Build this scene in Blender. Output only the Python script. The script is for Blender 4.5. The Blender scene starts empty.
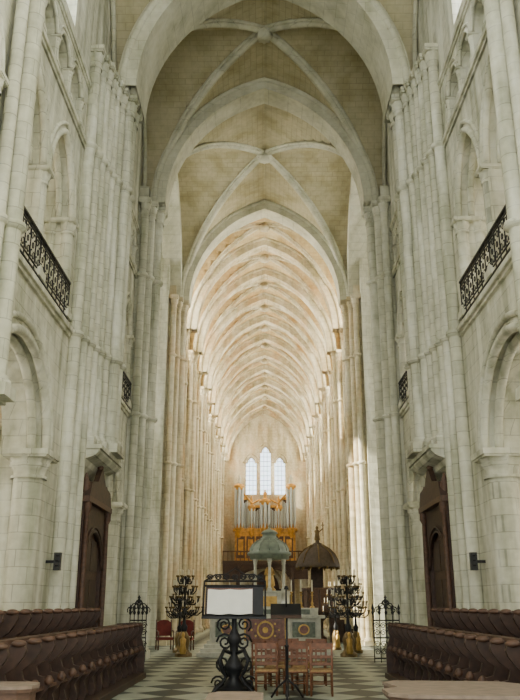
import bpy, math, random
from mathutils import Vector, Matrix
random.seed(3)
SC=bpy.context.scene; COL=SC.collection
pi=math.pi
# ------------------------------------------------------------------ materials
MATS={}
def nt(name):
    m=bpy.data.materials.new(name); m.use_nodes=True
    t=m.node_tree; t.nodes.clear(); MATS[name]=m
    return m,t.nodes,t.links
def simple(name,col,rough=.6,metal=0,var=.25,scale=6,bump=0.0):
    m,N,L=nt(name)
    o=N.new('ShaderNodeOutputMaterial'); b=N.new('ShaderNodeBsdfPrincipled')
    b.inputs['Roughness'].default_value=rough; b.inputs['Metallic'].default_value=metal
    g=N.new('ShaderNodeNewGeometry'); n=N.new('ShaderNodeTexNoise'); n.inputs['Scale'].default_value=scale; n.inputs['Detail'].default_value=4
    L.new(g.outputs['Position'],n.inputs['Vector'])
    r=N.new('ShaderNodeValToRGB'); r.color_ramp.elements[0].position=.3; r.color_ramp.elements[1].position=.7
    r.color_ramp.elements[0].color=[c*(1-var) for c in col]+[1]; r.color_ramp.elements[1].color=[min(1,c*(1+var)) for c in col]+[1]
    L.new(n.outputs['Fac'],r.inputs['Fac']); L.new(r.outputs['Color'],b.inputs['Base Color'])
    if bump>0:
        bp=N.new('ShaderNodeBump'); bp.inputs['Strength'].default_value=bump; bp.inputs['Distance'].default_value=.02
        L.new(n.outputs['Fac'],bp.inputs['Height']); L.new(bp.outputs['Normal'],b.inputs['Normal'])
    L.new(b.outputs['BSDF'],o.inputs['Surface']); return m
def stone(name,c1,c2,mortar,bw,rh,stain,uv=False,ms=.010,stainamt=.8,light=(.9,.88,.78),jb=.3,tint=None,ss=(3.0,.10),ov=.4,lightamt=.7):
    m,N,L=nt(name)
    o=N.new('ShaderNodeOutputMaterial'); b=N.new('ShaderNodeBsdfPrincipled'); b.inputs['Roughness'].default_value=.9
    b.inputs['Specular IOR Level'].default_value=.2
    g=N.new('ShaderNodeNewGeometry'); s=N.new('ShaderNodeSeparateXYZ'); L.new(g.outputs['Position'],s.inputs[0])
    br=N.new('ShaderNodeTexBrick')
    if uv:
        u=N.new('ShaderNodeUVMap'); L.new(u.outputs['UV'],br.inputs['Vector'])
    else:
        a=N.new('ShaderNodeMath'); a.operation='ADD'; L.new(s.outputs['X'],a.inputs[0]); L.new(s.outputs['Y'],a.inputs[1])
        c=N.new('ShaderNodeCombineXYZ'); L.new(a.outputs[0],c.inputs[0]); L.new(s.outputs['Z'],c.inputs[1]); L.new(c.outputs[0],br.inputs['Vector'])
    br.inputs['Scale'].default_value=1; br.inputs['Brick Width'].default_value=bw; br.inputs['Row Height'].default_value=rh
    br.inputs['Mortar Size'].default_value=ms; br.inputs['Mortar Smooth'].default_value=.3; br.inputs['Bias'].default_value=0
    br.inputs['Color1'].default_value=(*c1,1); br.inputs['Color2'].default_value=(*c2,1); br.inputs['Mortar'].default_value=(*mortar,1)
    def noise(scale,zs,p0,p1,detail=6,off=0):
        mp=N.new('ShaderNodeMapping'); mp.inputs['Scale'].default_value=(1,1,zs); mp.inputs['Location'].default_value=(off,off,off); L.new(g.outputs['Position'],mp.inputs['Vector'])
        n=N.new('ShaderNodeTexNoise'); n.inputs['Scale'].default_value=scale; n.inputs['Detail'].default_value=detail; L.new(mp.outputs[0],n.inputs['Vector'])
        r=N.new('ShaderNodeValToRGB'); r.color_ramp.elements[0].position=p0; r.color_ramp.elements[1].position=p1
        L.new(n.outputs['Fac'],r.inputs['Fac']); return r,n
    r1,_=noise(ss[0],ss[1],.44,.64)
    r1.color_ramp.elements[0].color=(0,0,0,1); r1.color_ramp.elements[1].color=(stainamt,)*3+(1,)
    mx=N.new('ShaderNodeMixRGB'); mx.blend_type='MULTIPLY'; L.new(r1.outputs['Color'],mx.inputs['Fac']); L.new(br.outputs['Color'],mx.inputs['Color1'])
    mx.inputs['Color2'].default_value=(*stain,1)
    r3,_=noise(ss[0]*.6,ss[1]*2,.46,.64,6,13)
    r3.color_ramp.elements[0].color=(0,0,0,1); r3.color_ramp.elements[1].color=(lightamt,)*3+(1,)
    mx3=N.new('ShaderNodeMixRGB'); L.new(r3.outputs['Color'],mx3.inputs['Fac']); L.new(mx.outputs[0],mx3.inputs['Color1']); mx3.inputs['Color2'].default_value=(*light,1)
    last=mx3
    if tint:
        r4,_=noise(.7,.6,.50,.66,5,40)
        r4.color_ramp.elements[0].color=(0,0,0,1); r4.color_ramp.elements[1].color=(.55,)*3+(1,)
        mx4=N.new('ShaderNodeMixRGB'); L.new(r4.outputs['Color'],mx4.inputs['Fac']); L.new(mx3.outputs[0],mx4.inputs['Color1']); mx4.inputs['Color2'].default_value=(*tint,1); last=mx4
    n2=N.new('ShaderNodeTexNoise'); n2.inputs['Scale'].default_value=5; n2.inputs['Detail'].default_value=6; L.new(g.outputs['Position'],n2.inputs['Vector'])
    mx2=N.new('ShaderNodeMixRGB'); mx2.blend_type='OVERLAY'; mx2.inputs['Fac'].default_value=ov; L.new(last.outputs[0],mx2.inputs['Color1']); L.new(n2.outputs['Fac'],mx2.inputs['Color2'])
    L.new(mx2.outputs[0],b.inputs['Base Color'])
    bp=N.new('ShaderNodeBump'); bp.inputs['Strength'].default_value=.4; bp.inputs['Distance'].default_value=.03
    L.new(n2.outputs['Fac'],bp.inputs['Height'])
    bp2=N.new('ShaderNodeBump'); bp2.inputs['Strength'].default_value=jb; bp2.inputs['Distance'].default_value=.02; bp2.invert=True
    L.new(br.outputs['Fac'],bp2.inputs['Height']); L.new(bp.outputs['Normal'],bp2.inputs['Normal']); L.new(bp2.outputs['Normal'],b.inputs['Normal'])
    L.new(b.outputs['BSDF'],o.inputs['Surface']); return m
stone('stone_choir',(.59,.575,.45),(.51,.50,.39),(.36,.355,.28),.62,.34,(.50,.53,.43),light=(.78,.77,.65),jb=.35,stainamt=.6,ov=.35)
stone('stone_rib',(.58,.565,.44),(.52,.51,.40),(.42,.41,.32),.62,.34,(.62,.63,.52),light=(.68,.665,.53),jb=.2,stainamt=.5,ov=.25,ss=(1.5,.4))
stone('stone_nave',(.56,.49,.34),(.48,.42,.29),(.34,.30,.21),.62,.34,(.60,.58,.46),light=(.70,.66,.51),tint=(.50,.33,.17),ss=(1.8,.16))
stone('vault_choir',(.50,.45,.295),(.46,.415,.27),(.36,.325,.21),.5,.24,(.76,.73,.62),uv=True,ms=.012,light=(.55,.50,.345),ss=(1.2,.5),ov=.2,lightamt=.5)
stone('vault_nave',(.54,.42,.23),(.49,.38,.205),(.37,.28,.15),.5,.24,(.76,.68,.5),uv=True,light=(.64,.54,.34),tint=(.46,.27,.10),ss=(1.2,.5),ov=.3)
simple('iron',(.012,.012,.014),.5,.4,.2)
simple('wood_dark',(.045,.022,.014),.6,0,.4,9)
simple('wood_mid',(.09,.045,.027),.6,0,.35,12)
simple('wood_chair',(.17,.065,.03),.5,0,.35,12)
simple('wood_canopy',(.055,.038,.027),.7,0,.3,9)
simple('wood_pale',(.20,.145,.11),.6,0,.25,8)
simple('straw',(.30,.18,.07),.8,0,.3,30)
simple('gold',(.42,.26,.07),.42,.7,.3)
simple('bronze',(.13,.085,.03),.5,.6,.3)
simple('gold_wood',(.52,.27,.045),.5,.1,.45,3)
simple('pipe_metal',(.50,.55,.57),.4,.1,.08)
simple('marble_white',(.46,.45,.36),.45,0,.2)
simple('marble_green',(.09,.11,.07),.35,0,.5,10)
simple('marble_red',(.15,.055,.035),.35,0,.4,10)
simple('copper_green',(.17,.20,.15),.6,0,.25)
simple('candle_wax',(.6,.56,.42),.5,0,.05)
simple('paper',(.80,.79,.72),.7,0,.04)
simple('red_cloth',(.16,.025,.02),.8,0,.2)
simple('black_plastic',(.02,.02,.02),.5,0,.1)
def glass(name,col,strg,trans=False):
    m,N,L=nt(name)
    o=N.new('ShaderNodeOutputMaterial'); e=N.new('ShaderNodeEmission')
    g=N.new('ShaderNodeNewGeometry'); v=N.new('ShaderNodeTexVoronoi'); v.inputs['Scale'].default_value=5; L.new(g.outputs['Position'],v.inputs['Vector'])
    r=N.new('ShaderNodeMixRGB'); r.blend_type='MIX'; L.new(v.outputs['Color'],r.inputs['Color2']); r.inputs['Fac'].default_value=.12; r.inputs['Color1'].default_value=(*col,1)
    L.new(r.outputs[0],e.inputs['Color']); e.inputs['Strength'].default_value=strg
    if trans:
        t=N.new('ShaderNodeBsdfTransparent'); a=N.new('ShaderNodeAddShader')
        t.inputs['Color'].default_value=(.8,.8,.78,1)
        L.new(e.outputs[0],a.inputs[0]); L.new(t.outputs[0],a.inputs[1]); L.new(a.outputs[0],o.inputs['Surface'])
    else: L.new(e.outputs[0],o.inputs['Surface'])
glass('glass_clere',(1,.95,.82),36,True)
glass('glass_transept',(1,.97,.88),14,True)
glass('glass_choir',(.93,.97,.98),12)
glass('glass_aisle',(1,.94,.76),13)
glass('glass_west',(.8,.93,1),4)
def floor_mat():
    m,N,L=nt('floor_tiles')
    o=N.new('ShaderNodeOutputMaterial'); b=N.new('ShaderNodeBsdfPrincipled'); b.inputs['Roughness'].default_value=.5
    b.inputs['Specular IOR Level'].default_value=.3
    g=N.new('ShaderNodeNewGeometry'); mp=N.new('ShaderNodeMapping'); mp.inputs['Rotation'].default_value=(0,0,pi/4); L.new(g.outputs['Position'],mp.inputs['Vector'])
    c=N.new('ShaderNodeTexChecker'); c.inputs['Scale'].default_value=1.1; L.new(mp.outputs[0],c.inputs['Vector'])
    c.inputs['Color1'].default_value=(.33,.36,.29,1); c.inputs['Color2'].default_value=(.02,.03,.027,1)
    n=N.new('ShaderNodeTexNoise'); n.inputs['Scale'].default_value=3; L.new(g.outputs['Position'],n.inputs['Vector'])
    mx=N.new('ShaderNodeMixRGB'); mx.blend_type='OVERLAY'; mx.inputs['Fac'].default_value=.4; L.new(c.outputs['Color'],mx.inputs['Color1']); L.new(n.outputs['Fac'],mx.inputs['Color2'])
    L.new(mx.outputs[0],b.inputs['Base Color']); L.new(b.outputs[0],o.inputs['Surface'])
floor_mat()
# ------------------------------------------------------------------ mesh builder
class MB:
    def __init__(s): s.v=[];s.f=[];s.m=[];s.s=[];s.mats=[];s.uv={}
    def mi(s,mat):
        if mat not in s.mats: s.mats.append(mat)
        return s.mats.index(mat)
    def add(s,vs,fs,mat,smooth=False):
        o=len(s.v); s.v+= [tuple(p) for p in vs]; k=s.mi(mat)
        for f in fs: s.f.append(tuple(i+o for i in f)); s.m.append(k); s.s.append(smooth)
    def box(s,x0,x1,y0,y1,z0,z1,mat):
        if x0>x1:x0,x1=x1,x0
        if y0>y1:y0,y1=y1,y0
        v=[(x,y,z) for z in(z0,z1) for y in(y0,y1) for x in(x0,x1)]
        s.add(v,[(0,2,3,1),(4,5,7,6),(0,1,5,4),(2,6,7,3),(0,4,6,2),(1,3,7,5)],mat)
    def lathe(s,cx,cy,prof,n,mat,mod=None,smooth=True,cap=True):
        vs=[];fs=[]
        for (r,z) in prof:
            for i in range(n):
                a=2*pi*i/n; rr=r*(1+(mod(a,z) if mod else 0)); vs.append((cx+rr*math.cos(a),cy+rr*math.sin(a),z))
        for j in range(len(prof)-1):
            for i in range(n):
                k=(i+1)%n; fs.append((j*n+i,j*n+k,(j+1)*n+k,(j+1)*n+i))
        s.add(vs,fs,mat,smooth)
        if cap:
            s.add(vs[:n],[tuple(range(n-1,-1,-1))],mat); s.add(vs[-n:],[tuple(range(n))],mat)
    def tube(s,pts,r,n,mat,closed=False,taper=None):
        pts=[Vector(p) for p in pts]; m=len(pts); vs=[];fs=[]
        nv=None
        for i,p in enumerate(pts):
            if closed: t=(pts[(i+1)%m]-pts[i-1])
            else: t=pts[min(i+1,m-1)]-pts[max(i-1,0)]
            if t.length<1e-9: t=Vector((0,0,1))
            t.normalize()
            if nv is None:
                nv=t.orthogonal().normalized()
            else:
                nv=(nv-t*nv.dot(t)); nv=nv.normalized() if nv.length>1e-6 else t.orthogonal().normalized()
            b=t.cross(nv); rr=r*(taper(i/(m-1)) if taper else 1)
            for k in range(n):
                a=2*pi*k/n; vs.append(p+nv*(rr*math.cos(a))+b*(rr*math.sin(a)))
        for j in range(m if closed else m-1):
            jj=(j+1)%m
            for i in range(n):
                k=(i+1)%n; fs.append((j*n+i,j*n+k,jj*n+k,jj*n+i))
        if not closed: fs.append(tuple(range(n-1,-1,-1))); fs.append(tuple((m-1)*n+i for i in range(n)))
        s.add(vs,fs,mat,True)
    def sweep(s,pts,prof,b,mat):
        pts=[Vector(p) for p in pts]; b=Vector(b).normalized(); m=len(pts); n=len(prof); vs=[];fs=[]
        for i,p in enumerate(pts):
            t=(pts[min(i+1,m-1)]-pts[max(i-1,0)]).normalized()
            nn=b.cross(t)
            for (a,c) in prof: vs.append(p+nn*a+b*c)
        for j in range(m-1):
            for i in range(n):
                k=(i+1)%n; fs.append((j*n+i,j*n+k,(j+1)*n+k,(j+1)*n+i))
        s.add(vs,fs,mat)
    def prism(s,poly,f,w0,w1,mat):
        n=len(poly); vs=[f(u,w0,z) for u,z in poly]+[f(u,w1,z) for u,z in poly]
        fs=[tuple(range(n)),tuple(range(2*n-1,n-1,-1))]+[(i,(i+1)%n,(i+1)%n+n,i+n) for i in range(n)]
        s.add(vs,fs,mat)
    def obj(s,name,parent=None,loc=(0,0,0),scale=None):
        me=bpy.data.meshes.new(name); me.from_pydata(s.v,[],s.f)
        for mt in s.mats: me.materials.append(MATS[mt])
        me.polygons.foreach_set('material_index',s.m); me.polygons.foreach_set('use_smooth',s.s)
        if s.uv:
            ul=me.uv_layers.new(name='UVMap')
            for p in me.polygons:
                if p.index in s.uv:
                    for li,c in zip(p.loop_indices,s.uv[p.index]): ul.data[li].uv=c
        me.update()
        o=bpy.data.objects.new(name,me); COL.objects.link(o); o.location=loc
        if scale: o.scale=scale
        if parent: o.parent=parent
        return o
def inst(o,name,loc,rz=0,scale=None):
    k=bpy.data.objects.new(name,o.data); COL.objects.link(k); k.location=loc; k.rotation_euler=(0,0,rz)
    if scale:k.scale=scale
    return k
# ------------------------------------------------------------------ arch maths
A=4.2; ZS=16.1; H=5.5; R=(A*A+H*H)/(2*A)
def P(u):
    u=min(max(u,0),1); x=u*A
    return math.sqrt(max(0,R*R-(x+R-A)**2))
thm=math.acos((R-A)/R)
def usamples(n):
    return [(-(R-A)+R*math.cos(thm*i/n))/A for i in range(n+1)]
def arcpts(ua,ub,zs,h,n=12,off=0):
    c=(ua+ub)/2; a=(ub-ua)/2+off; h=h+off
    if h<=a*1.02:
        return [(c-a*math.cos(pi*i/(2*n)),zs+h*math.sin(pi*i/(2*n))) for i in range(2*n+1)]
    RR=(a*a+h*h)/(2*a); tm=math.acos((RR-a)/RR)
    l=[(c+(RR-a)-RR*math.cos(tm*i/n),zs+RR*math.sin(tm*i/n)) for i in range(n+1)]
    r=[(2*c-u,z) for u,z in reversed(l[:-1])]
    return l+r
def band(mb,f,u0,u1,z0,z1,w0,w1,ops,mat,n=10,rolls=.07,hood=True):
    cur=u0
    def q(a,b,c,d): mb.add([a,b,c,d],[(0,1,2,3)],mat)
    def solid(a,b):
        q(f(a,w0,z0),f(b,w0,z0),f(b,w0,z1),f(a,w0,z1)); q(f(a,w1,z0),f(b,w1,z0),f(b,w1,z1),f(a,w1,z1))
    q(f(u0,w0,z0),f(u0,w1,z0),f(u0,w1,z1),f(u0,w0,z1)); q(f(u1,w0,z0),f(u1,w1,z0),f(u1,w1,z1),f(u1,w0,z1))
    q(f(u0,w0,z1),f(u1,w0,z1),f(u1,w1,z1),f(u0,w1,z1))
    for (ua,ub,zs,h) in ops:
        solid(cur,ua)
        q(f(cur,w0,z0),f(ua,w0,z0),f(ua,w1,z0),f(cur,w1,z0))
        for u in (ua,ub): q(f(u,w0,z0),f(u,w1,z0),f(u,w1,zs),f(u,w0,zs))
        pts=arcpts(ua,ub,zs,h,n)
        for (a,b) in zip(pts[:-1],pts[1:]):
            for w in (w0,w1): q(f(a[0],w,a[1]),f(b[0],w,b[1]),f(b[0],w,z1),f(a[0],w,z1))
            mb.add([f(a[0],w0,a[1]),f(b[0],w0,b[1]),f(b[0],w1,b[1]),f(a[0],w1,a[1])],[(0,1,2,3)],mat)
        if rolls:
            mb.tube([f(u,w0,z) for u,z in arcpts(ua,ub,zs,h,n,-.0)],rolls,8,mat)
            mb.tube([f(u,w0+.28,z) for u,z in arcpts(ua,ub,zs,h,n,-.08)],rolls,8,mat)
            if hood: mb.tube([f(u,w0-.02,z) for u,z in arcpts(ua,ub,zs,h,n,rolls*2.6)],rolls*.7,6,mat)
        cur=ub
    solid(cur,u1)
    q(f(cur,w0,z0),f(u1,w0,z0),f(u1,w1,z0),f(cur,w1,z0))
def shaft(mb,x,y,z0,z1,r,mat,base=True,cap=True,rings=(),n=14,ch=None):
    ch=ch or max(.35,r*2.2)
    zb=z0
    if base:
        mb.box(x-r*1.6,x+r*1.6,y-r*1.6,y+r*1.6,z0,z0+r*1.2,mat)
        mb.lathe(x,y,[(r*1.5,z0+r*1.2),(r*1.6,z0+r*1.4),(r*1.5,z0+r*1.7),(r*1.2,z0+r*1.8),(r*1.35,z0+r*2.1),(r,z0+r*2.3)],n,mat,cap=False)
        zb=z0+r*2.2
    zc=z1-ch if cap else z1
    mb.lathe(x,y,[(r,zb),(r,zc)],n,mat,cap=False)
    if cap:
        md=lambda a,z:.13*math.cos(8*a)*min(1,max(0,(z-zc)/ch*1.6))
        mb.lathe(x,y,[(r*1.2,zc-.03),(r*1.2,zc+.03),(r*1.02,zc+.04),(r*1.1,zc+ch*.3),(r*1.35,zc+ch*.5),(r*1.2,zc+ch*.55),(r*1.5,zc+ch*.8)],24,mat,mod=md,cap=False)
        k=r*1.6
        mb.box(x-k,x+k,y-k,y+k,zc+ch*.78,z1,mat)
        mb.box(x-k*.92,x+k*.92,y-k*.92,y+k*.92,zc+ch*.7,zc+ch*.78,mat)
    for z in rings: mb.lathe(x,y,[(r,z-.09),(r*1.4,z-.05),(r*1.5,z),(r*1.4,z+.05),(r,z+.09)],n,mat,cap=False)
# ------------------------------------------------------------------ layout along the church
XW=4.7
NB=11; Y0=36.6; Y1=82.0; LB=(Y1-Y0)/NB
choir_bays=[(3.9,7.7),(7.7,11.9),(11.9,17.4),(22.0,26.0)]
nave_bays=[(Y0+i*LB,Y0+(i+1)*LB) for i in range(NB)]
def make_wall(side):
    mb=MB(); f=lambda u,w,z:(side*(XW+w),u,z)
    wins=[]
    def bay(a,b,mat,pad,blank=False):
        L=b-a; c=(a+b)/2
        oa,ob=a+pad,b-pad
        if abs(a-11.9)<.01: oa,ob=12.35,16.5
        h1=(ob-oa)/2
        band(mb,f,a,b,0,7.8,0,.95,[(oa,ob,4.7,min(2.0,h1*1.06))],mat,n=12,rolls=.1)
        ga=.45
        band(mb,f,a,b,7.95,13.0,0,.9,[(a+ga,c-.18,10.5,(L/2-.65)*.85),(c+.18,b-ga,10.5,(L/2-.65)*.85)],mat,rolls=.08)
        for yy in (c,a+.4,b-.4):
            shaft(mb,side*(XW+.06),yy,7.98,10.5,.14,mat); shaft(mb,side*(XW+.46),yy,7.98,10.5,.13,mat)
        k=4; w=(L-.8)/k; ops=[(a+.4+i*w+.1,a+.4+(i+1)*w-.1,13.95,min(.62,w/2-.1)) for i in range(k)]
        band(mb,f,a,b,13.15,14.75,0,.35,ops,mat,n=6,rolls=.05)
        for i in range(k+1): shaft(mb,side*(XW+.02),a+.4+i*w,13.15,13.95,.075,mat,ch=.2,n=10)
        mb.add([f(a,.55,13),f(b,.55,13),f(b,.55,15.0),f(a,.55,15.0)],[(0,1,2,3)],mat)
        mb.add([f(a,.0,13.15),f(b,.0,13.15),f(b,.55,13.15),f(a,.55,13.15)],[(0,1,2,3)],mat)
        band(mb,f,a,b,14.75,15.3,0,.9,[],mat)
        ww=min(.55,L*.13); ops=[]
        if not blank:
            for s in(-1,1):
                uc=c+s*(ww+.16); ops.append((uc-ww,uc+ww,18.4,ww*1.5)); wins.append((uc,ww,15.3,18.4,ww*1.5,XW+.6))
        band(mb,f,a,b,15.3,22.6,0,.9,ops,mat,n=8,rolls=.06,hood=False)
    def solid(a,b,mat):
        band(mb,f,a,b,0,22.6,0,.95,[],mat)
    for i,(a,b) in enumerate(choir_bays): bay(a,b,'stone_choir',.65,i==3)
    solid(17.4,22.0,'stone_choir'); solid(26.0,28.2,'stone_choir')
    solid(35.4,36.61,'stone_choir')
    for (a,b) in nave_bays: bay(a,b,'stone_nave',.62)
    for (a,b,m) in ((3.9,28.1,'stone_choir'),(36.6,82,'stone_nave')):
        for z,pr in ((7.8,.13),(13.0,.10),(14.8,.08)):
            x0,x1=side*(XW-pr),side*(XW+.3)
            mb.box(x0,x1,a,b,z,z+.12,m); mb.box(side*(XW-pr*.5),x1,a,b,z-.08,z,m)
    mb.obj('wall_'+('left' if side<0 else 'right'))
    return wins
wl=make_wall(-1); wr=make_wall(1)
wn=[0]
def window_mesh(a,z0,zs,h,gm):
    mb=MB(); pts=[(-a,z0)]+arcpts(-a,a,zs,h,8)+[(a,z0)]
    mb.add([(0,u,z) for u,z in pts],[tuple(range(len(pts)))],gm)
    for i in range(1,3): 
        u=-a+2*a*i/3; zt=zs+ (h*.8 if abs(u)<a*.5 else h*.3)
        mb.box(-.02,.02,u-.018,u+.018,z0,zt,'iron')
    z=z0
    while z<zs+h*.3:
        mb.box(-.02,.02,-a,a,z-.02,z+.02,'iron'); z+=.5
    return mb
cache={}
def window(a,z0,zs,h,gm,loc,rz=0):
    wn[0]+=1; key=(round(a,3),z0,zs,round(h,3),gm); nm='window_%d'%wn[0]
    if key in cache: return inst(cache[key],nm,loc,rz)
    o=window_mesh(a,z0,zs,h,gm).obj(nm,loc=loc); o.rotation_euler=(0,0,rz); cache[key]=o; return o
for side,ws in((-1,wl),(1,wr)):
    for (uc,ww,z0,zs,h,x) in ws:
        window(ww,z0,zs,h,'glass_clere' if uc>30 else 'glass_choir',(side*x,uc,0))
# ------------------------------------------------------------------ aisles
for side in(-1,1):
    nm='left' if side<0 else 'right'
    mb=MB(); f=lambda u,w,z:(side*(9.3+w),u,z)
    for (ya,yb,m,n) in((3.9,26.0,'stone_choir',5),(37.5,82,'stone_nave',11)):
        L=(yb-ya)/n
        low=[];up=[]
        for i in range(n):
            c=ya+(i+.5)*L
            low.append((c-.7,c+.7,5.2,1.0)); up.append((c-.7,c+.7,11.0,1.0))
            window(.7,2.4,5.2,1.0,'glass_aisle',(side*9.5,c,0)); window(.7,9.0,11.0,1.0,'glass_aisle',(side*9.5,c,0))
        mm='stone_nave'
        band(mb,f,ya,yb,0,2.4,0,.4,[],mm); band(mb,f,ya,yb,2.4,7.6,0,.4,low,mm,rolls=0)
        band(mb,f,ya,yb,7.6,9.0,0,.4,[],mm); band(mb,f,ya,yb,9.0,13.3,0,.4,up,mm,rolls=0)
        mb.box(side*5.5,side*9.4,ya,yb,7.25,7.9,mm); mb.box(side*5.4,side*9.5,ya,yb,12.95,13.25,mm)
        bl=choir_bays if ya<10 else nave_bays
        for (a,b) in bl:
            for y in(a,b):
                mb.sweep([(side*u,y,z) for u,z in arcpts(5.5,9.3,4.8,2.4,8)],[(-.1,-.2),(.2,-.2),(.2,.2),(-.1,.2)],(0,1,0),mm)
                shaft(mb,side*9.2,y,0,4.8,.16,mm)
    mb.box(side*9.4,side*9.8,-6,3.9,0,22.6,'stone_choir')  # blank wall added out of view to keep sun off the near end
    mb.box(side*5.4,side*9.4,3.7,3.9,0,22.6,'stone_choir')
    mb.obj('wall_aisle_'+nm)
    mb=MB()
    fe=lambda u,w,z:(side*u,26.0-w+.2,z); fw=lambda u,w,z:(side*u,36.9+w,z)
    for ff in(fe,fw):
        band(mb,ff,5.5,16,0,7.8,0,.6,[(6.2,8.8,4.8,1.5),(10.4,13.0,4.8,1.5)],'stone_choir',rolls=.1)
        band(mb,ff,5.5,16,7.8,13,0,.6,[(6.2,7.6,10.5,.9),(8,9.4,10.5,.9),(10.4,11.8,10.5,.9),(12.2,13.6,10.5,.9)],'stone_choir')
        band(mb,ff,5.5,16,13,15.6,0,.6,[],'stone_choir')
        band(mb,ff,5.5,16,15.6,22.6,0,.6,[(7,8.4,18.6,1.2),(10.8,12.2,18.6,1.2)],'stone_choir')
        s=ff(0,.9,0)[1]
        mb.box(side*5.5,side*16,s,s+.1,0,15.6,'stone_choir')
        s2=ff(0,.4,0)[1]
        for uc in(7.7,11.5): window(.7,15.6,18.6,1.2,'glass_choir',(side*uc,s2,0),pi/2)
    fx=lambda u,w,z:(side*(16+w),u,z)
    band(mb,fx,26.0,37.2,0,9,0,.5,[],'stone_choir')
    band(mb,fx,26.0,37.2,9,22.6,0,.5,[(28,29.8,17,1.6),(30.7,32.5,17.8,1.7),(33.4,35.2,17,1.6)],'stone_choir')
    for uc,zt in((28.9,17),(31.6,17.8),(34.3,17)): window(.9,9,zt,1.6,'glass_transept',(side*16.3,uc,0))
    mb.obj('wall_transept_'+nm)
# west wall
mb=MB(); f=lambda u,w,z:(u,82+w,z)
band(mb,f,-10,10,0,7.5,0,.8,[(-1.6,1.6,3.2,2.0)],'stone_nave',rolls=.12)
band(mb,f,-10,10,7.5,12.6,0,.8,[],'stone_nave')
band(mb,f,-10,10,12.6,23,0,.8,[(-2.0,-.9,15.9,.75),(-.5,.6,17.0,.8),(1.0,2.1,15.9,.75)],'stone_nave',rolls=.1)
mb.obj('wall_west')
for uc,zt in((-1.45,15.9),(.05,17.0),(1.55,15.9)): window(.55,12.6,zt,.78,'glass_west',(uc,82.35,0),pi/2)
mb=MB(); mb.box(-1.6,-.02,82.3,82.4,0,3.3,'wood_dark'); mb.box(.02,1.6,82.3,82.4,0,3.3,'wood_dark'); mb.prism(arcpts(-1.6,1.6,3.3,1.95,8),lambda u,w,z:(u,w,z),82.3,82.4,'wood_mid')
for x in(-1.3,-.7,.25,.85):
    for z in(.4,1.8): mb.box(x,x+.45,82.25,82.3,z,z+1.1,'wood_mid')
mb.obj('door_1')
mb=MB(); mb.box(-16.5,16.5,-8,84,-.3,0,'floor_tiles'); mb.obj('floor')
# ------------------------------------------------------------------ vaults
def vault(mb,ya,yb,mat,n=16,ext=None):
    us=usamples(n); arc=[0]
    for i in range(n):
        arc.append(arc[-1]+math.hypot((us[i+1]-us[i])*A,P(us[i+1])-P(us[i])))
    c=(ya+yb)/2; b=(yb-ya)/2
    full=[-u for u in us]+[u for u in reversed(us)][1:]
    af=arc+[x for x in reversed(arc)][1:]
    e=ext or 4.85
    fx=[-e/A]+full+[e/A]; ax=[af[0]]+af+[af[-1]]
    base=len(mb.v); nx=len(fx); ny=len(full)
    for j,v in enumerate(full):
        for i,u in enumerate(fx):
            mb.v.append((u*A,c+v*b,ZS+P(min(1,min(abs(u),abs(v)) if abs(u)<=1 else abs(v)))))
    k=mb.mi(mat)
    for j in range(ny-1):
        for i in range(nx-1):
            q=(base+j*nx+i,base+j*nx+i+1,base+(j+1)*nx+i+1,base+(j+1)*nx+i)
            um=abs(fx[i]+fx[i+1])/2; vm=abs(full[j]+full[j+1])/2
            fi=len(mb.f); mb.f.append(q); mb.m.append(k); mb.s.append(False)
            cs=[]
            for (jj,ii) in((j,i),(j,i+1),(j+1,i+1),(j+1,i)):
                if um<vm: cs.append((c+full[jj]*b,ax[ii]+50))
                else: cs.append((fx[ii]*A+30,af[jj]))
            mb.uv[fi]=cs
def transverse(mb,y,w,mat,a=A,n=20,d=.45):
    pts=[(u,y,z) for u,z in arcpts(-a,a,ZS,H*a/A,n)]
    mb.sweep(pts,[(-.12,-w/2),(d,-w/2),(d,w/2),(-.12,w/2)],(0,1,0),mat)
    mb.sweep([(u,y,z) for u,z in arcpts(-a+.12,a-.12,ZS,H*a/A-.14,n)],[(-.2,-w*.3),(.2,-w*.3),(.2,w*.3),(-.2,w*.3)],(0,1,0),mat)
    r=min(.12,w*.2)
    for s in(-1,1):
        mb.tube([(u,y+s*(w/2-.02),z) for u,z in arcpts(-a+.03,a-.03,ZS,H*a/A-.03,n)],r,8,mat)
        mb.tube([(u,y+s*w*.27,z) for u,z in arcpts(-a+.3,a-.3,ZS,H*a/A-.33,n)],r,8,mat)
def diag(mb,ya,yb,mat,r=.12):
    c=(ya+yb)/2;b=(yb-ya)/2; us=usamples(14)
    full=[-u for u in us]+[u for u in reversed(us)][1:]
    for s in(-1,1):
        d=Vector((A,s*b,0)).normalized(); bn=Vector((-d.y,d.x,0))
        pts=[Vector((u*A*.985,c+s*u*b*.985,ZS+P(abs(u))-.05)) for u in full]
        mb.tube(pts,r,8,mat)
        for k in(-1,1): mb.tube([p+bn*(k*r*1.1)+Vector((0,0,.07)) for p in pts],r*.6,6,mat)
    mb.lathe(0,c,[(.05,ZS+H-.42),(.26,ZS+H-.38),(.3,ZS+H-.22),(.22,ZS+H-.02)],16,mat,mod=lambda a,z:.12*math.cos(8*a))
def wallrib(mb,ya,yb,mat,r=.08):
    for s in(-1,1): mb.tube([(s*(XW-.1),u,z) for u,z in arcpts(ya+.12,yb-.12,ZS,H-.1,12)],r,6,mat)
YB=20.2
cells=[(3.9,7.7),(7.7,12.1),(12.1,YB),(YB,26.7),(26.7,36.6)]
mb=MB()
for i,(a,b) in enumerate(cells): vault(mb,a,b,'vault_choir',ext=16.2 if i==4 else None)
mb.obj('ceiling')
mb=MB()
for (a,b) in nave_bays: vault(mb,a,b,'vault_nave',n=12)
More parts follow.
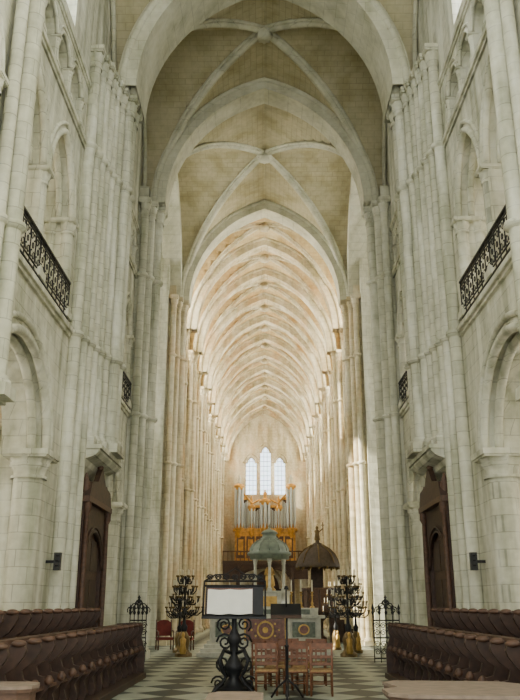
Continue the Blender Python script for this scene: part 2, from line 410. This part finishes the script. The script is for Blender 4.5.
mb.obj('ceiling_nave')
mb=MB()
for y,w in((3.9,.5),(7.7,.6),(12.1,.6),(YB,1.9),(26.7,1.0),(36.6,1.0)): transverse(mb,y,w,'stone_rib')
for (a,b) in cells: diag(mb,a,b,'stone_rib')
for (a,b) in cells[:4]: wallrib(mb,a,b,'stone_rib')
for s in(-1,1):
    mb.sweep([(s*4.6,u,z) for u,z in arcpts(27.2,36.1,ZS,H-.3,16)],[(-.3,-.45),(.3,-.45),(.3,.45),(-.3,.45)],(1,0,0),'stone_rib')
mb.obj('trim_1')
mb=MB()
for i in range(1,NB+1): transverse(mb,Y0+i*LB,.75,'stone_nave',n=14)
for (a,b) in nave_bays: diag(mb,a,b,'stone_nave',.1); wallrib(mb,a,b,'stone_nave')
mb.obj('trim_2')
# ------------------------------------------------------------------ piers
def pier(name,D,side,specs,mat,core,rings=(7.85,13.05)):
    mb=MB()
    if core: mb.box(side*core[0],side*(XW+.2),D-core[1],D+core[1],core[2],ZS+.6,mat)
    if core and core[2]>1:
        a,b=D-1.5,D+1.3
        mb.prism([(4.02,5.2),(4.02,5.36),(4.72,5.36),(4.72,4.6),(4.6,4.75),(4.4,4.9),(4.34,5.02),(4.12,5.1)],lambda u,w,z:(side*u,w,z),a,b,mat)
        mb.prism([(3.96,5.26),(3.96,5.36),(4.72,5.36),(4.72,5.26)],lambda u,w,z:(side*u,w,z),a-.04,b+.04,mat)
    for (dy,x,r,z0) in specs:
        shaft(mb,side*x,D+dy,z0,ZS,r,mat,base=True,rings=[z for z in rings if z>z0+.5],ch=.62)
        mb.box(side*(x-r),side*(XW+.1),D+dy-r*1.4,D+dy+r*1.4,ZS-.16,ZS+.02,mat)
    mb.obj(name)
zd=5.36
big=[(-2.45,4.58,.15,0),(-2.08,4.48,.13,0),(-1.72,4.44,.15,0),(-1.32,4.38,.14,zd),(-.97,4.3,.13,zd),(-.62,4.22,.14,zd),(-.2,4.08,.19,zd),(.28,4.08,.19,zd),(.7,4.22,.14,zd),(1.08,4.3,.15,zd),(1.5,4.44,.14,0),(1.9,4.5,.12,0)]
mid=[(-.85,4.45,.14,0),(-.5,4.28,.16,0),(0,4.1,.21,0),(.5,4.28,.16,0),(.85,4.45,.13,0),(1.25,4.55,.12,0)]
for s in(-1,1):
    pier('compound_pier',YB,s,big,'stone_choir',(4.44,1.25,5.3))
    pier('compound_pier',26.9,s,mid,'stone_choir',(4.36,.8,0))
    pier('compound_pier',36.5,s,mid,'stone_nave',(4.36,.8,0))
    for y in(7.7,12.1): pier('wall_shaft',y,s,[(-.3,4.5,.12,4.8),(0,4.36,.17,4.8),(.3,4.5,.12,4.8)],'stone_choir',None)
    for i in range(1,NB):
        y=Y0+i*LB
        if i%2==0: pier('compound_pier',y,s,[(-.5,4.45,.12,0),(-.25,4.38,.1,0),(0,4.25,.17,0),(.25,4.38,.1,0),(.5,4.45,.12,0)],'stone_nave',None)
        else: pier('compound_pier',y,s,[(-.26,4.48,.1,0),(0,4.36,.14,0),(.26,4.48,.1,0)],'stone_nave',None)
    for y in(7.7,12.1,16.5,22.55,25.4):
        mb=MB(); shaft(mb,s*5.0,y,0,4.75,.31,'stone_choir',n=24,ch=.55); mb.obj('arcade_column')
    for i in range(NB):
        for y in (nave_bays[i][0]+.52,nave_bays[i][1]-.52):
            mb=MB(); shaft(mb,s*4.92,y,0,4.7,.24,'stone_nave',n=12,ch=.5); mb.obj('arcade_column')
# ------------------------------------------------------------------ gallery railings
def railing(side,a,b):
    mb=MB(); x=side*(XW-.10)
    f=lambda u,z:(x,u,z)
    for z,r in((7.98,.024),(8.12,.014),(8.76,.016),(8.86,.03)): mb.box(x-r,x+r,a,b,z-r*.7,z+r*.7,'iron')
    n=int((b-a)/.34); st=(b-a)/n
    for i in range(n+1):
        mb.box(x-.011,x+.011,a+i*st-.011,a+i*st+.011,7.92,8.88,'iron')
    for i in range(n):
        c=a+(i+.5)*st
        for sg in(-1,1):
            for up in(-1,1):
                pts=[]
                for k in range(11):
                    t=k/10; an=t*1.7*pi; rr=.11*(1-.6*t)
                    pts.append(f(c+sg*(.075-rr*math.cos(an)*.7),8.44+up*(.17+rr*math.sin(an))))
                mb.tube(pts,.012,4,'iron')
        mb.tube([f(c+.05*math.cos(t*pi/4),8.44+.06*math.sin(t*pi/4)) for t in range(8)],.012,4,'iron',closed=True)
    for yy in(a,b):
        for z in(8.02,8.84): mb.box(min(x,side*(XW+.02)),max(x,side*(XW+.02)),yy-.02,yy+.02,z-.03,z+.03,'iron')
    mb.obj('gallery_railing')
for s in(-1,1):
    railing(s,12.5,17.0); railing(s,22.1,25.8); railing(s,8.1,11.7)
# ------------------------------------------------------------------ stalls
def stalls(side):
    mb=MB(); fx=lambda u,w,z:(side*u,w,z)
    ya,yb=8.9,20.0
    def row(xf,xb,zb,zt,y0,y1):
        mb.box(side*(xb-.04),side*(xb+.05),y0,y1,zb,zt,'wood_dark')
        mb.box(side*(xb-.14),side*(xb+.05),y0,y1,zt,zt+.06,'wood_mid')
        n=int((y1-y0)/.66); st=(y1-y0)/n
        prof=[(xb,zb),(xf+.12,zb),(xf+.10,zb+.12),(xf+.16,zb+.3),(xf+.05,zb+.44),(xf,zb+.5),(xf+.03,zb+.56),(xf+.2,zb+.6),(xf+.24,zb+.72),(xf+.12,zb+.8),(xf+.02,zt-.10),(xf,zt-.04),(xf+.02,zt+.02),(xb,zt+.02)]
        for i in range(n+1):
            y=y0+i*st; mb.prism(prof,fx,y-.035,y+.035,'wood_dark')
            mb.lathe(side*(xf+.1),y,[(.03,zt+.0),(.09,zt+.02),(.1,zt+.05),(.07,zt+.08),(.02,zt+.09)],10,'wood_mid')
            mb.lathe(side*(xf+.05),y,[(.01,zb+.46),(.06,zb+.49),(.07,zb+.54),(.03,zb+.6)],8,'wood_mid')
        for i in range(n):
            y=y0+(i+.5)*st
            mb.box(side*(xf+.1),side*xb,y-st/2+.04,y+st/2-.04,zb+.42,zb+.46,'wood_mid')
            mb.box(side*(xb-.07),side*xb,y-st/2+.1,y+st/2-.1,zb+.6,zt-.1,'wood_mid')
            mb.box(side*(xf+.22),side*(xf+.26),y-st/2+.04,y+st/2-.04,zb,zb+.42,'wood_dark')
    row(2.95,3.5,.12,1.15,ya,yb)
    mb.box(side*2.85,side*3.6,ya-.05,yb+.1,0,.12,'wood_dark')
    mb.box(side*3.6,side*4.2,ya,yb-1.3,0,.45,'wood_dark')
    row(3.7,4.15,.45,1.5,ya,18.5)
    for (x0,x1,zt,y) in((2.9,3.6,1.22,yb+.05),(3.7,4.2,1.58,18.58)):
        mb.prism([(x0,0),(x1,0),(x1,zt),(x0+.25,zt+.03),(x0+.05,zt-.08),(x0+.1,zt-.3),(x0+.03,zt-.5),(x0,zt-.6)],fx,y-.05,y+.05,'wood_dark')
        mb.prism([(x0+.15,.2),(x1-.1,.2),(x1-.1,zt-.2),(x0+.2,zt-.2)],fx,y-.07,y+.07,'wood_mid')
    mb.obj('choir_stalls')
stalls(-1); stalls(1)
for s in(-1,1):
    mb=MB(); X=4.3; a,b=18.75,21.45
    band(mb,lambda u,w,z:(s*(X+w),u,z),a,b,.0,4.0,0,.14,[(a+.35,b-.35,2.5,.9)],'wood_dark',rolls=.04)
    mb.box(s*(X+.1),s*(X+.16),a+.3,b-.3,0,3.45,'wood_mid')
    mb.box(s*(X+.16),s*4.69,a,b,0,4.0,'wood_dark')
    for y in(a+.5,a+1.4):
        for z in(.4,1.5,2.45): mb.box(s*(X+.06),s*(X+.1),y,y+.8,z,z+.75,'wood_dark')
    for y in(a+.12,b-.12):
        mb.lathe(s*(X-.05),y,[(.1,0),(.1,.3),(.06,.36),(.07,2.2),(.05,3.7),(.1,3.8),(.1,4.0)],10,'wood_mid')
        mb.lathe(s*(X+.02),y,[(.1,4.1),(.05,4.22),(.12,4.35),(.08,4.5),(.02,4.7)],10,'wood_mid')
    mb.box(s*(X-.14),s*4.69,a-.05,b+.05,4.0,4.13,'wood_mid')
    c=(a+b)/2
    mb.prism([(a,4.13),(b,4.13),(b-.2,4.5),(c+.45,4.6),(c+.2,4.85),(c,5.0),(c-.2,4.85),(c-.45,4.6),(a+.2,4.5)],lambda u,w,z:(s*w,u,z),X-.12,X+.02,'wood_dark')
    mb.lathe(s*(X-.05),c,[(.05,4.95),(.09,5.02),(.03,5.1),(.01,5.17)],8,'wood_mid')
    mb.obj('carved_doorcase')
for s in(-1,1):
    mb=MB(); mb.box(s*4.38,s*4.52,17.2,17.32,2.35,2.72,'black_plastic'); mb.box(s*4.52,s*4.7,17.24,17.28,2.5,2.56,'iron')
    for z in(2.43,2.53,2.63): mb.lathe(s*4.45,17.2,[(.04,z),(.045,z+.03)],8,'iron')
    mb.obj('loudspeaker')
# ------------------------------------------------------------------ lectern
def scroll(mb,cx,y,cz,r,turn,sg,th,mat,start=0,n=16):
    pts=[]
    for k in range(n+1):
        t=k/n; an=start+t*turn; rr=r*(1-.8*t); pts.append((cx+sg*rr*math.cos(an),y,cz+rr*math.sin(an)))
    mb.tube(pts,th,6,mat)
mb=MB(); lx,ly=-.62,16.5
mb.lathe(lx,ly,[(.34,0),(.34,.08),(.26,.12),(.2,.16),(.1,.3),(.16,.42),(.2,.5),(.12,.62),(.07,.7),(.09,.9),(.15,1.0),(.09,1.12),(.05,1.2),(.05,1.42)],18,'iron')
for k in range(4):
    a=k*pi/2+pi/4; c,s_=math.cos(a),math.sin(a)
    mb.tube([(lx+c*r,ly+s_*r,z) for r,z in((.1,.75),(.28,.8),(.4,.62),(.3,.42),(.2,.32),(.32,.2),(.48,.12),(.56,.04))],.035,6,'iron')
for sg in(-1,1):
    scroll(mb,lx+sg*.18,ly,.95,.17,3.6*pi,sg,.022,'iron'); scroll(mb,lx+sg*.22,ly,.55,.16,3.4*pi,sg,.022,'iron',pi)
    scroll(mb,lx+sg*.2,ly,1.28,.15,3.4*pi,sg,.02,'iron',-1); scroll(mb,lx+sg*.3,ly,.2,.14,3*pi,sg,.02,'iron')
def dk(u,w,z):
    return (lx+u,ly-.15+z*.35-w*.9,1.45+z*.92-w*.35)
mb.prism([(-.58,0),(.58,0),(.58,.6),(-.58,.6)],dk,-.03,.0,'iron')
for p in([(-.62,0),(.62,0)],[(-.62,.72),(.62,.72)],[(-.62,0),(-.62,.72)],[(.62,0),(.62,.72)],[(-.62,.62),(.62,.62)]):
    mb.tube([dk(p[0][0],.0,p[0][1]),dk(p[1][0],.0,p[1][1])],.02,6,'iron')
mb.prism([(-.64,-.02),(.64,-.02),(.64,.02),(-.64,.02)],dk,0,.12,'iron')
for i in range(-3,4):
    for sg in(-1,1):
        cx=i*.17; pts=[dk(cx+sg*(.09-.07*(t/10))*math.cos(t/10*3*pi)*.8,0,.80+.07*math.sin(t/10*3*pi)*(1-t/14)) for t in range(11)]
        mb.tube(pts,.012,5,'iron')
mb.tube([dk(-.62,0,.72),dk(-.4,0,.86),dk(-.2,0,.86),dk(0,0,1.0),dk(.2,0,.86),dk(.4,0,.86),dk(.62,0,.72)],.016,6,'iron')
for sg in(-1,1):
    pg=[]
    for k in range(9):
        t=k/8; pg.append((sg*.45*t, .03+.045*math.sin(pi*min(1,t*1.15))))
    vs=[dk(-.09+u,w,.05) for u,w in pg]+[dk(-.09+u,w,.56) for u,w in pg]
    mb.add(vs,[(i,i+1,i+10,i+9) for i in range(8)],'paper',True)
    mb.prism([(-.09,.04),(-.09+sg*.46,.04),(-.09+sg*.46,.57),(-.09,.57)],dk,.002,.02,'marble_red')
mb.obj('lectern')
mb=MB(); sx,sy=.40,15.6
mb.lathe(sx,sy,[(.04,.05),(.03,.1),(.03,.9),(.05,.92),(.02,.95),(.02,1.5),(.04,1.52)],10,'iron')
for k in range(3):
    a=k*2*pi/3+.5; mb.tube([(sx,sy,.35),(sx+.2*math.cos(a),sy+.2*math.sin(a),.2),(sx+.34*math.cos(a),sy+.34*math.sin(a),.02)],.02,6,'iron')
dk2=lambda u,w,z:(sx+u,sy-.1+z*.7-w*.7,1.47+z*.5-w*.7)
mb.prism([(-.3,0),(.28,0),(.28,.38),(-.3,.38)],dk2,-.02,.0,'iron'); mb.prism([(-.3,-.02),(.28,-.02),(.28,.02),(-.3,.02)],dk2,0,.07,'wood_dark')
mb.tube([(sx,sy+.1,1.6),(sx,sy+.12,1.9),(sx,sy+.02,1.98)],.015,6,'iron'); mb.lathe(sx,sy,[(.05,1.93),(.03,1.99),(.01,2.0)],8,'iron')
mb.obj('music_stand')
# ------------------------------------------------------------------ chairs
mb=MB(); W='wood_chair'
for sg in(-1,1):
    mb.tube([(sg*.2,.2,0),(sg*.2,.2,.44)],.02,8,W)
    mb.tube([(sg*.2,-.2,0),(sg*.2,-.19,.45),(sg*.21,-.27,.95)],.021,8,W)
    mb.tube([(sg*.2,-.2,.18),(sg*.2,.2,.18)],.012,6,W); mb.tube([(sg*.2,-.2,.3),(sg*.2,.2,.3)],.012,6,W)
for y in(-.2,.2): mb.tube([(-.2,y,.22),(.2,y,.22)],.012,6,W); mb.tube([(-.2,y,.42),(.2,y,.42)],.018,6,W)
mb.prism([(-.21,-.21),(.21,-.21),(.23,.22),(-.23,.22)],lambda u,w,z:(u,z,w),.43,.47,'straw')
for z,h in((.55,.05),(.68,.05),(.84,.11)):
    y=-.195-(z-.45)*.16; mb.box(-.2,.2,y-.012,y+.012,z,z+h,W)
for x in(-.1,0,.1): mb.box(x-.012,x+.012,-.235,-.215,.6,.86,W)
ch=mb.obj('wooden_chair',loc=(.02,16.4,0))
for (x,y,r) in((.58,16.4,.08),(1.08,16.3,-.05),(.2,17.4,.05),(.75,17.4,0),(-.1,18.3,.1),(.5,18.5,0),(1.1,18.3,0)):
    inst(ch,'wooden_chair',(x,y,0),r)
mb=MB()
mb.box(-.3,.3,-.28,.28,.36,.46,'red_cloth')
for sx_ in(-1,1):
    for y in(-.26,.26): mb.lathe(sx_*.29,y,[(.025,0),(.035,.1),(.02,.2),(.03,.36)],8,'wood_mid')
    mb.tube([(sx_*.3,-.28,.68),(sx_*.32,0,.7),(sx_*.3,.25,.66),(sx_*.3,.27,.4)],.025,6,'wood_mid')
    mb.tube([(sx_*.29,-.26,.4),(sx_*.29,-.3,1.1)],.03,8,'wood_mid')
mb.prism([(-.27,.5),(.27,.5),(.27,1.0),(.15,1.08),(0,1.1),(-.15,1.08),(-.27,1.0)],lambda u,w,z:(u,w,z),-.32,-.25,'red_cloth')
ra=mb.obj('red_armchair',loc=(-3.9,32.2,0)); ra.rotation_euler=(0,0,pi+.3)
inst(ra,'red_armchair',(-3.1,32.0,0),pi-.1)
# ------------------------------------------------------------------ altar
mb=MB(); ay=29.0
for i in range(3): mb.box(-2.3+.1*i,2.3-.1*i,ay-1.1+.3*i,ay+2.75,.12*i,.12*(i+1),'marble_white')
mb.box(-2.05,2.05,ay,ay+.9,.36,.46,'marble_white'); mb.box(-1.95,1.95,ay+.06,ay+.85,.46,1.2,'marble_white')
mb.box(-2.1,2.1,ay-.05,ay+.9,1.2,1.3,'marble_white')
mb.box(-.7,.7,ay-.02,ay+.1,.46,1.18,'marble_red')
mb.box(-.74,-.68,ay-.05,ay+.1,.46,1.2,'gold'); mb.box(.68,.74,ay-.05,ay+.1,.46,1.2,'gold')
def disc(mb,x,z,r,y,mat,sc=1):
    n=20; mb.prism([(x+r*math.cos(2*pi*i/n),z+r*sc*math.sin(2*pi*i/n)) for i in range(n)],lambda u,w,zz:(u,w,zz),y-.04,y+.02,mat)
disc(mb,0,.82,.3,ay-.05,'gold'); disc(mb,0,.82,.24,ay-.08,'marble_red'); disc(mb,0,.82,.1,ay-.11,'gold')
for i in range(8): disc(mb,.48*math.cos(i*pi/4),.82+.28*math.sin(i*pi/4),.035,ay-.04,'gold')
for s in(-1,1):
    mb.box(s*.95,s*1.75,ay+.02,ay+.1,.58,1.08,'marble_green'); disc(mb,s*1.35,.83,.2,ay+.0,'gold',.9); disc(mb,s*1.35,.83,.15,ay-.03,'marble_red',.9)
    for x in(.84,1.86): mb.box(s*(x-.05),s*(x+.05),ay,ay+.1,.46,1.2,'marble_white')
mb.box(-1.9,1.9,ay+.55,ay+.88,1.3,1.55,'marble_white')
mb.box(-1.6,1.6,ay+.53,ay+.56,1.34,1.5,'marble_green')
mb.box(-.28,.58,ay+.6,ay+.88,1.55,2.05,'marble_white'); mb.box(-.12,.42,ay+.57,ay+.6,1.6,1.95,'gold')
mb.obj('high_altar')
cx0=.16; cy=ay+1.8
mb=MB()
mb.lathe(cx0,cy,[(.85,0.36),(.85,1.55),(.9,1.6),(.75,1.7),(.75,2.0),(.82,2.05),(.82,2.15)],24,'marble_white')
for i in range(6):
    a=2*pi*(i+.5)/6; shaft(mb,cx0+.62*math.cos(a),cy+.62*math.sin(a),2.15,3.3,.055,'marble_white',n=10,ch=.16)
dz=-.1
mb.lathe(cx0,cy,[(r*.94,z+dz) for r,z in [(.5,3.4),(.8,3.4),(.8,3.52),(.88,3.55),(.9,3.64),(.8,3.68),(.78,3.8),(.68,3.95),(.5,4.08),(.36,4.13),(.36,4.2),(.29,4.22),(.28,4.34),(.35,4.37),(.3,4.43),(.2,4.49),(.08,4.53),(.03,4.6),(.05,4.64),(.01,4.72)]],24,'copper_green')
for i in range(12):
    a=2*pi*i/12; mb.tube([(cx0+r*.94*math.cos(a),cy+r*.94*math.sin(a),z+dz) for r,z in((.8,3.7),(.79,3.8),(.69,3.96),(.51,4.09),(.37,4.15))],.018,5,'copper_green')
mb.obj('altar_ciborium')
mb=MB()
mb.lathe(cx0,cy,[(.2,2.152),(.22,2.2),(.13,2.3),(.2,2.35),(.19,2.4),(.16,2.6),(.13,2.8),(.15,2.92),(.12,3.0),(.045,3.05),(.045,3.07)],16,'gold',mod=lambda a,z:.08*math.cos(7*a) if z<2.8 else 0)
mb.lathe(cx0,cy,[(.02,3.05),(.06,3.09),(.07,3.15),(.05,3.21),(.07,3.23),(.075,3.27)],12,'gold')
for s in(-1,1): mb.tube([(cx0+s*.12,cy,2.93),(cx0+s*.17,cy-.08,2.75),(cx0+s*.03,cy-.17,2.74)],.035,6,'gold')
mb.obj('gilded_statue')
mb=MB(); mb.lathe(0,0,[(.09,0),(.09,.03),(.03,.08),(.05,.16),(.02,.22),(.025,.4),(.05,.44),(.02,.48),(.06,.54),(.06,.56)],12,'gold'); mb.lathe(0,0,[(.022,.56),(.022,.95),(.004,.98)],8,'candle_wax')
cs=mb.obj('altar_candlestick',loc=(-1.7,ay+.72,1.55))
for x in(-1.3,-.9,.95,1.3,1.7): inst(cs,'altar_candlestick',(x,ay+.72,1.55))
def candelabrum(nm,loc,h=2.5,w=.62,tiers=4):
    mb=MB()
    mb.lathe(0,0,[(.27,0),(.27,.1),(.2,.14),(.15,.25),(.18,.42),(.2,.55),(.13,.72),(.08,.8)],16,'bronze',mod=lambda a,z:.08*math.cos(6*a))
    mb.lathe(0,-.24,[(.1,0.1),(.13,.2),(.09,.4),(.11,.55),(.04,.62),(.06,.68),(.055,.75),(.01,.79)],10,'gold')
    mb.lathe(0,0,[(.09,.8),(.12,.95),(.06,1.05),(.04,1.3),(.07,1.36),(.035,1.42),(.035,h-.35),(.06,h-.3),(.02,h-.25)],12,'iron')
    for t in range(tiers):
        z=h-1.4+t*.34; ww=w*(1-.18*t); n=8
        for k in range(n):
            a=2*pi*k/n+t*.4; c,s=math.cos(a),math.sin(a)
            mb.tube([(c*r*ww,s*r*ww,z+dz) for r,dz in((.05,0),(.35,-.12),(.7,-.13),(.95,-.02),(1,.1))],.022,5,'iron')
            mb.tube([(c*r*ww,s*r*ww,z+dz) for r,dz in((.3,-.1),(.5,.04),(.66,.02),(.6,-.08),(.48,-.06))],.016,5,'iron')
            mb.lathe(c*ww,s*ww,[(.02,z+.08),(.06,z+.12),(.05,z+.15)],8,'bronze')
            mb.lathe(c*ww,s*ww,[(.016,z+.15),(.016,z+.33),(.004,z+.35)],6,'candle_wax')
    return mb.obj(nm,loc=loc)
ca=candelabrum('standing_candelabrum',(-2.75,28.0,0),2.85)
inst(ca,'standing_candelabrum',(2.8,28.0,0)); inst(ca,'standing_candelabrum',(-3.15,30.4,0),.3,(.8,.8,.9)); inst(ca,'standing_candelabrum',(3.3,30.2,0),.3,(.85,.85,.92)); inst(ca,'standing_candelabrum',(2.75,32.4,0),.3,(.8,.8,.9))
def grille(nm,x,y,w):
    mb=MB()
    for i in range(5):
        u=-w/2+i*w/4; mb.tube([(u,0,0),(u,0,1.35)],.016,5,'iron'); mb.lathe(u,0,[(.01,1.35),(.05,1.42),(.02,1.5),(.045,1.55),(.005,1.68)],6,'iron')
    for z in(.12,.7,1.2): mb.box(-w/2,w/2,-.015,.015,z-.02,z+.02,'iron')
    for i in range(4):
        u=-w/2+(i+.5)*w/4
        for z in(.3,.52,.85,1.05): scroll(mb,u,0,z,.1,3*pi,1 if i%2 else -1,.013,'iron',n=12)
    for sg in(-1,1):
        for k in range(3): scroll(mb,sg*.12*k,0,1.5+.1*(2-k),.12,2.8*pi,sg,.016,'iron',-.6,n=12)
    mb.tube([(0,0,1.35),(0,0,1.85)],.018,5,'iron'); mb.lathe(0,0,[(.02,1.7),(.07,1.76),(.03,1.83),(.05,1.87),(.0,1.95)],8,'iron')
    mb.obj(nm,loc=(x,y,0))
grille('wrought_iron_grille',-3.9,25.3,.5); grille('wrought_iron_grille',3.7,25.3,.8)
# ------------------------------------------------------------------ pulpit
mb=MB(); px,py=2.5,38.5
mb.lathe(px,py,[(.35,0),(.35,.2),(.2,.3),(.2,.9),(.5,1.25),(.75,1.35),(.75,1.45)],8,'wood_dark',smooth=False)
mb.lathe(px,py,[(.72,1.45),(.72,2.3),(.8,2.34),(.8,2.42)],8,'wood_mid',smooth=False)
for i in range(8):
    a=2*pi*i/8; mb.lathe(px+.73*math.cos(a),py+.73*math.sin(a),[(.05,1.45),(.05,2.3)],8,'wood_dark')
mb.box(px-.3,px+.3,py+.68,py+.78,1.4,3.5,'wood_dark')
mb.lathe(px,py,[(.3,3.42),(.98,3.42),(1.0,3.32),(1.03,3.36),(1.02,3.5),(.97,3.56),(.93,3.7),(.8,3.95),(.6,4.15),(.4,4.28),(.25,4.36),(.22,4.45),(.1,4.5),(.08,4.6)],24,'wood_canopy',mod=lambda a,z:.03*math.cos(8*a))
for i in range(16):
    a=2*pi*i/16; mb.lathe(px+.99*math.cos(a),py+.99*math.sin(a),[(.01,3.22),(.05,3.27),(.06,3.38)],6,'bronze')
for i in range(8):
    a=2*pi*i/8; mb.tube([(px+r*math.cos(a),py+r*math.sin(a),z) for r,z in((1.02,3.52),(.96,3.7),(.83,3.97),(.62,4.18),(.42,4.3),(.25,4.4))],.03,6,'bronze')
mb.lathe(px,py,[(.12,4.6),(.14,4.65),(.1,4.9),(.13,5.05),(.04,5.1),(.07,5.16),(.07,5.22),(.01,5.28)],10,'bronze')
mb.tube([(px+.1,py,5.0),(px+.28,py,5.15)],.03,6,'bronze'); mb.tube([(px+.28,py,4.8),(px+.28,py,5.45)],.02,6,'bronze'); mb.tube([(px+.2,py,5.32),(px+.36,py,5.32)],.02,6,'bronze')
for i in range(7): mb.box(px+.5+i*.2,px+.75+i*.2,py-.35,py+.35,0,1.4-.2*i,'wood_dark')
mb.obj('pulpit')
# ------------------------------------------------------------------ organ
mb=MB(); oy=79.0
mb.box(-4.1,4.1,oy-1.4,81.9,5.4,5.7,'wood_dark')
for i in range(-10,11): mb.box(i*.4-.04,i*.4+.04,oy-1.38,oy-1.3,5.7,6.5,'wood_mid')
mb.box(-4.1,4.1,oy-1.42,oy-1.28,6.5,6.62,'wood_mid')
for s in(-1,1): shaft(mb,s*2.6,oy-1.1,0,5.4,.2,'wood_dark')
band(mb,lambda u,w,z:(u,oy-1.2+w,z),-4.1,4.1,4.0,5.4,0,.2,[(-2.3,2.3,4.2,.9)],'wood_dark',rolls=.05)
mb.box(-3.0,3.0,oy,oy+1.6,5.7,8.6,'gold_wood')
for i in range(6): 
    mb.box(-2.8+i*.95,-2.0+i*.95,oy-.05,oy,6.0,8.1,'wood_mid'); mb.box(-2.65+i*.95,-2.15+i*.95,oy-.09,oy-.05,6.3,7.8,'gold_wood')
mb.box(-3.2,3.2,oy-.15,oy+1.6,8.6,8.85,'gold_wood')
def tower(x,r,z0,z1,npipe,fin='gold_wood'):
    mb.lathe(x,oy+.1,[(r*.4,z0-1.0),(r*.9,z0-.3),(r*1.1,z0-.1),(r*1.1,z0)],16,'gold_wood')
    mb.box(x-r*.95,x+r*.95,oy+.15,oy+.8,z0,z1,'gold_wood')
    for i in range(npipe):
        a=pi+pi*(i+.5)/npipe; X=x+r*.82*math.cos(a); Y=oy+.1+r*.82*math.sin(a); rr=r*.82*pi/npipe*.36
        mb.lathe(X,Y,[(rr*.3,z0),(rr,z0+.5),(rr,z1)],10,'pipe_metal')
    mb.lathe(x,oy+.1,[(r*1.0,z1-.25),(r*1.15,z1),(r*1.2,z1+.15),(r*1.0,z1+.3),(r*.4,z1+.4)],16,'gold_wood')
    mb.lathe(x,oy+.1,[(r*.4,z1+.4),(r*.3,z1+.7),(r*.45,z1+.95),(r*.15,z1+1.1),(r*.2,z1+1.2),(.02,z1+1.3)],12,fin)
tower(-2.6,.45,8.9,12.9,3,'marble_white'); tower(2.6,.45,8.9,12.9,3,'marble_white'); tower(0,.5,8.9,11.4,3); tower(-1.35,.35,8.9,10.8,3); tower(1.35,.35,8.9,10.8,3)
for s in(-1,1):
    for (x0,x1,zt) in((.5,1.0,10.8),(1.7,2.15,11.6)):
        mb.box(s*x0,s*x1,oy+.22,oy+.5,8.85,zt+.2,'wood_mid')
        mb.box(s*x0,s*x1,oy+.0,oy+.3,zt+.1,zt+.35,'gold_wood')
        for i in range(3):
            x=s*(x0+(x1-x0)*(i+.5)/3); mb.lathe(x,oy+.1,[(.02,8.85),(.06,9.2),(.06,zt-.12*i)],8,'pipe_metal')
    mb.box(s*.45,s*2.2,oy+.5,oy+1.5,8.85,10.6,'gold_wood')
    mb.tube([(s*.5,oy,11.7),(s*.9,oy,11.5),(s*1.3,oy,11.3),(s*1.8,oy,11.9),(s*2.2,oy,12.3)],.1,6,'gold_wood')
mb.box(-3.05,3.05,oy+.6,oy+1.5,8.8,10.4,'gold_wood')
mb.obj('pipe_organ')
def desk(pts,z,nm):
    mb=MB(); m=lambda u,w,v:(u,v,w)
    cx=sum(p[0] for p in pts)/len(pts); cy_=sum(p[1] for p in pts)/len(pts)
    def sc(e): return [(cx+(x-cx)*e,cy_+(y-cy_)*e) for x,y in pts]
    mb.prism(sc(1),m,z-.03,z,'wood_pale'); mb.prism(sc(.97),m,z-.06,z-.03,'wood_mid'); mb.prism(sc(.86),m,.1,z-.06,'wood_mid'); mb.prism(sc(.95),m,0,.1,'wood_dark')
    mb.obj(nm)
desk([(-2.85,8.15),(-2.4,8.15),(-2.28,8.25),(-2.25,8.4),(-2.3,8.6),(-2.45,8.7),(-2.85,8.7)],.9,'prayer_desk')
desk([(-.48,7.35),(-.08,7.35),(-.02,7.5),(-.02,8.1),(-.1,8.25),(-.46,8.25),(-.54,8.1),(-.54,7.5)],.85,'prayer_desk')
desk([(1.1,7.6),(1.25,7.45),(2.75,7.3),(2.8,8.1),(2.4,8.75),(1.35,8.85),(1.2,8.7),(1.28,8.2),(1.1,8.0)],.9,'prayer_desk')
# ------------------------------------------------------------------ light
w=bpy.data.worlds.new('World'); SC.world=w; w.use_nodes=True
bg=w.node_tree.nodes['Background']; bg.inputs[0].default_value=(.95,.98,.91,1); bg.inputs[1].default_value=3.5
sd=bpy.data.lights.new('sun','SUN'); sd.energy=30; sd.angle=.01; sd.color=(1,.93,.76)
so=bpy.data.objects.new('sun',sd); COL.objects.link(so); so.rotation_euler=Vector((1,.2,-.5)).to_track_quat('-Z','Y').to_euler()
# ------------------------------------------------------------------ camera
cd=bpy.data.cameras.new('camera'); cd.sensor_fit='VERTICAL'; cd.sensor_height=24; cd.lens=780*24/700; cd.clip_end=300
co=bpy.data.objects.new('camera',cd); COL.objects.link(co); co.location=(0,0,1.65); co.rotation_euler=(math.radians(90+18.1),0,math.radians(.37))
SC.camera=co
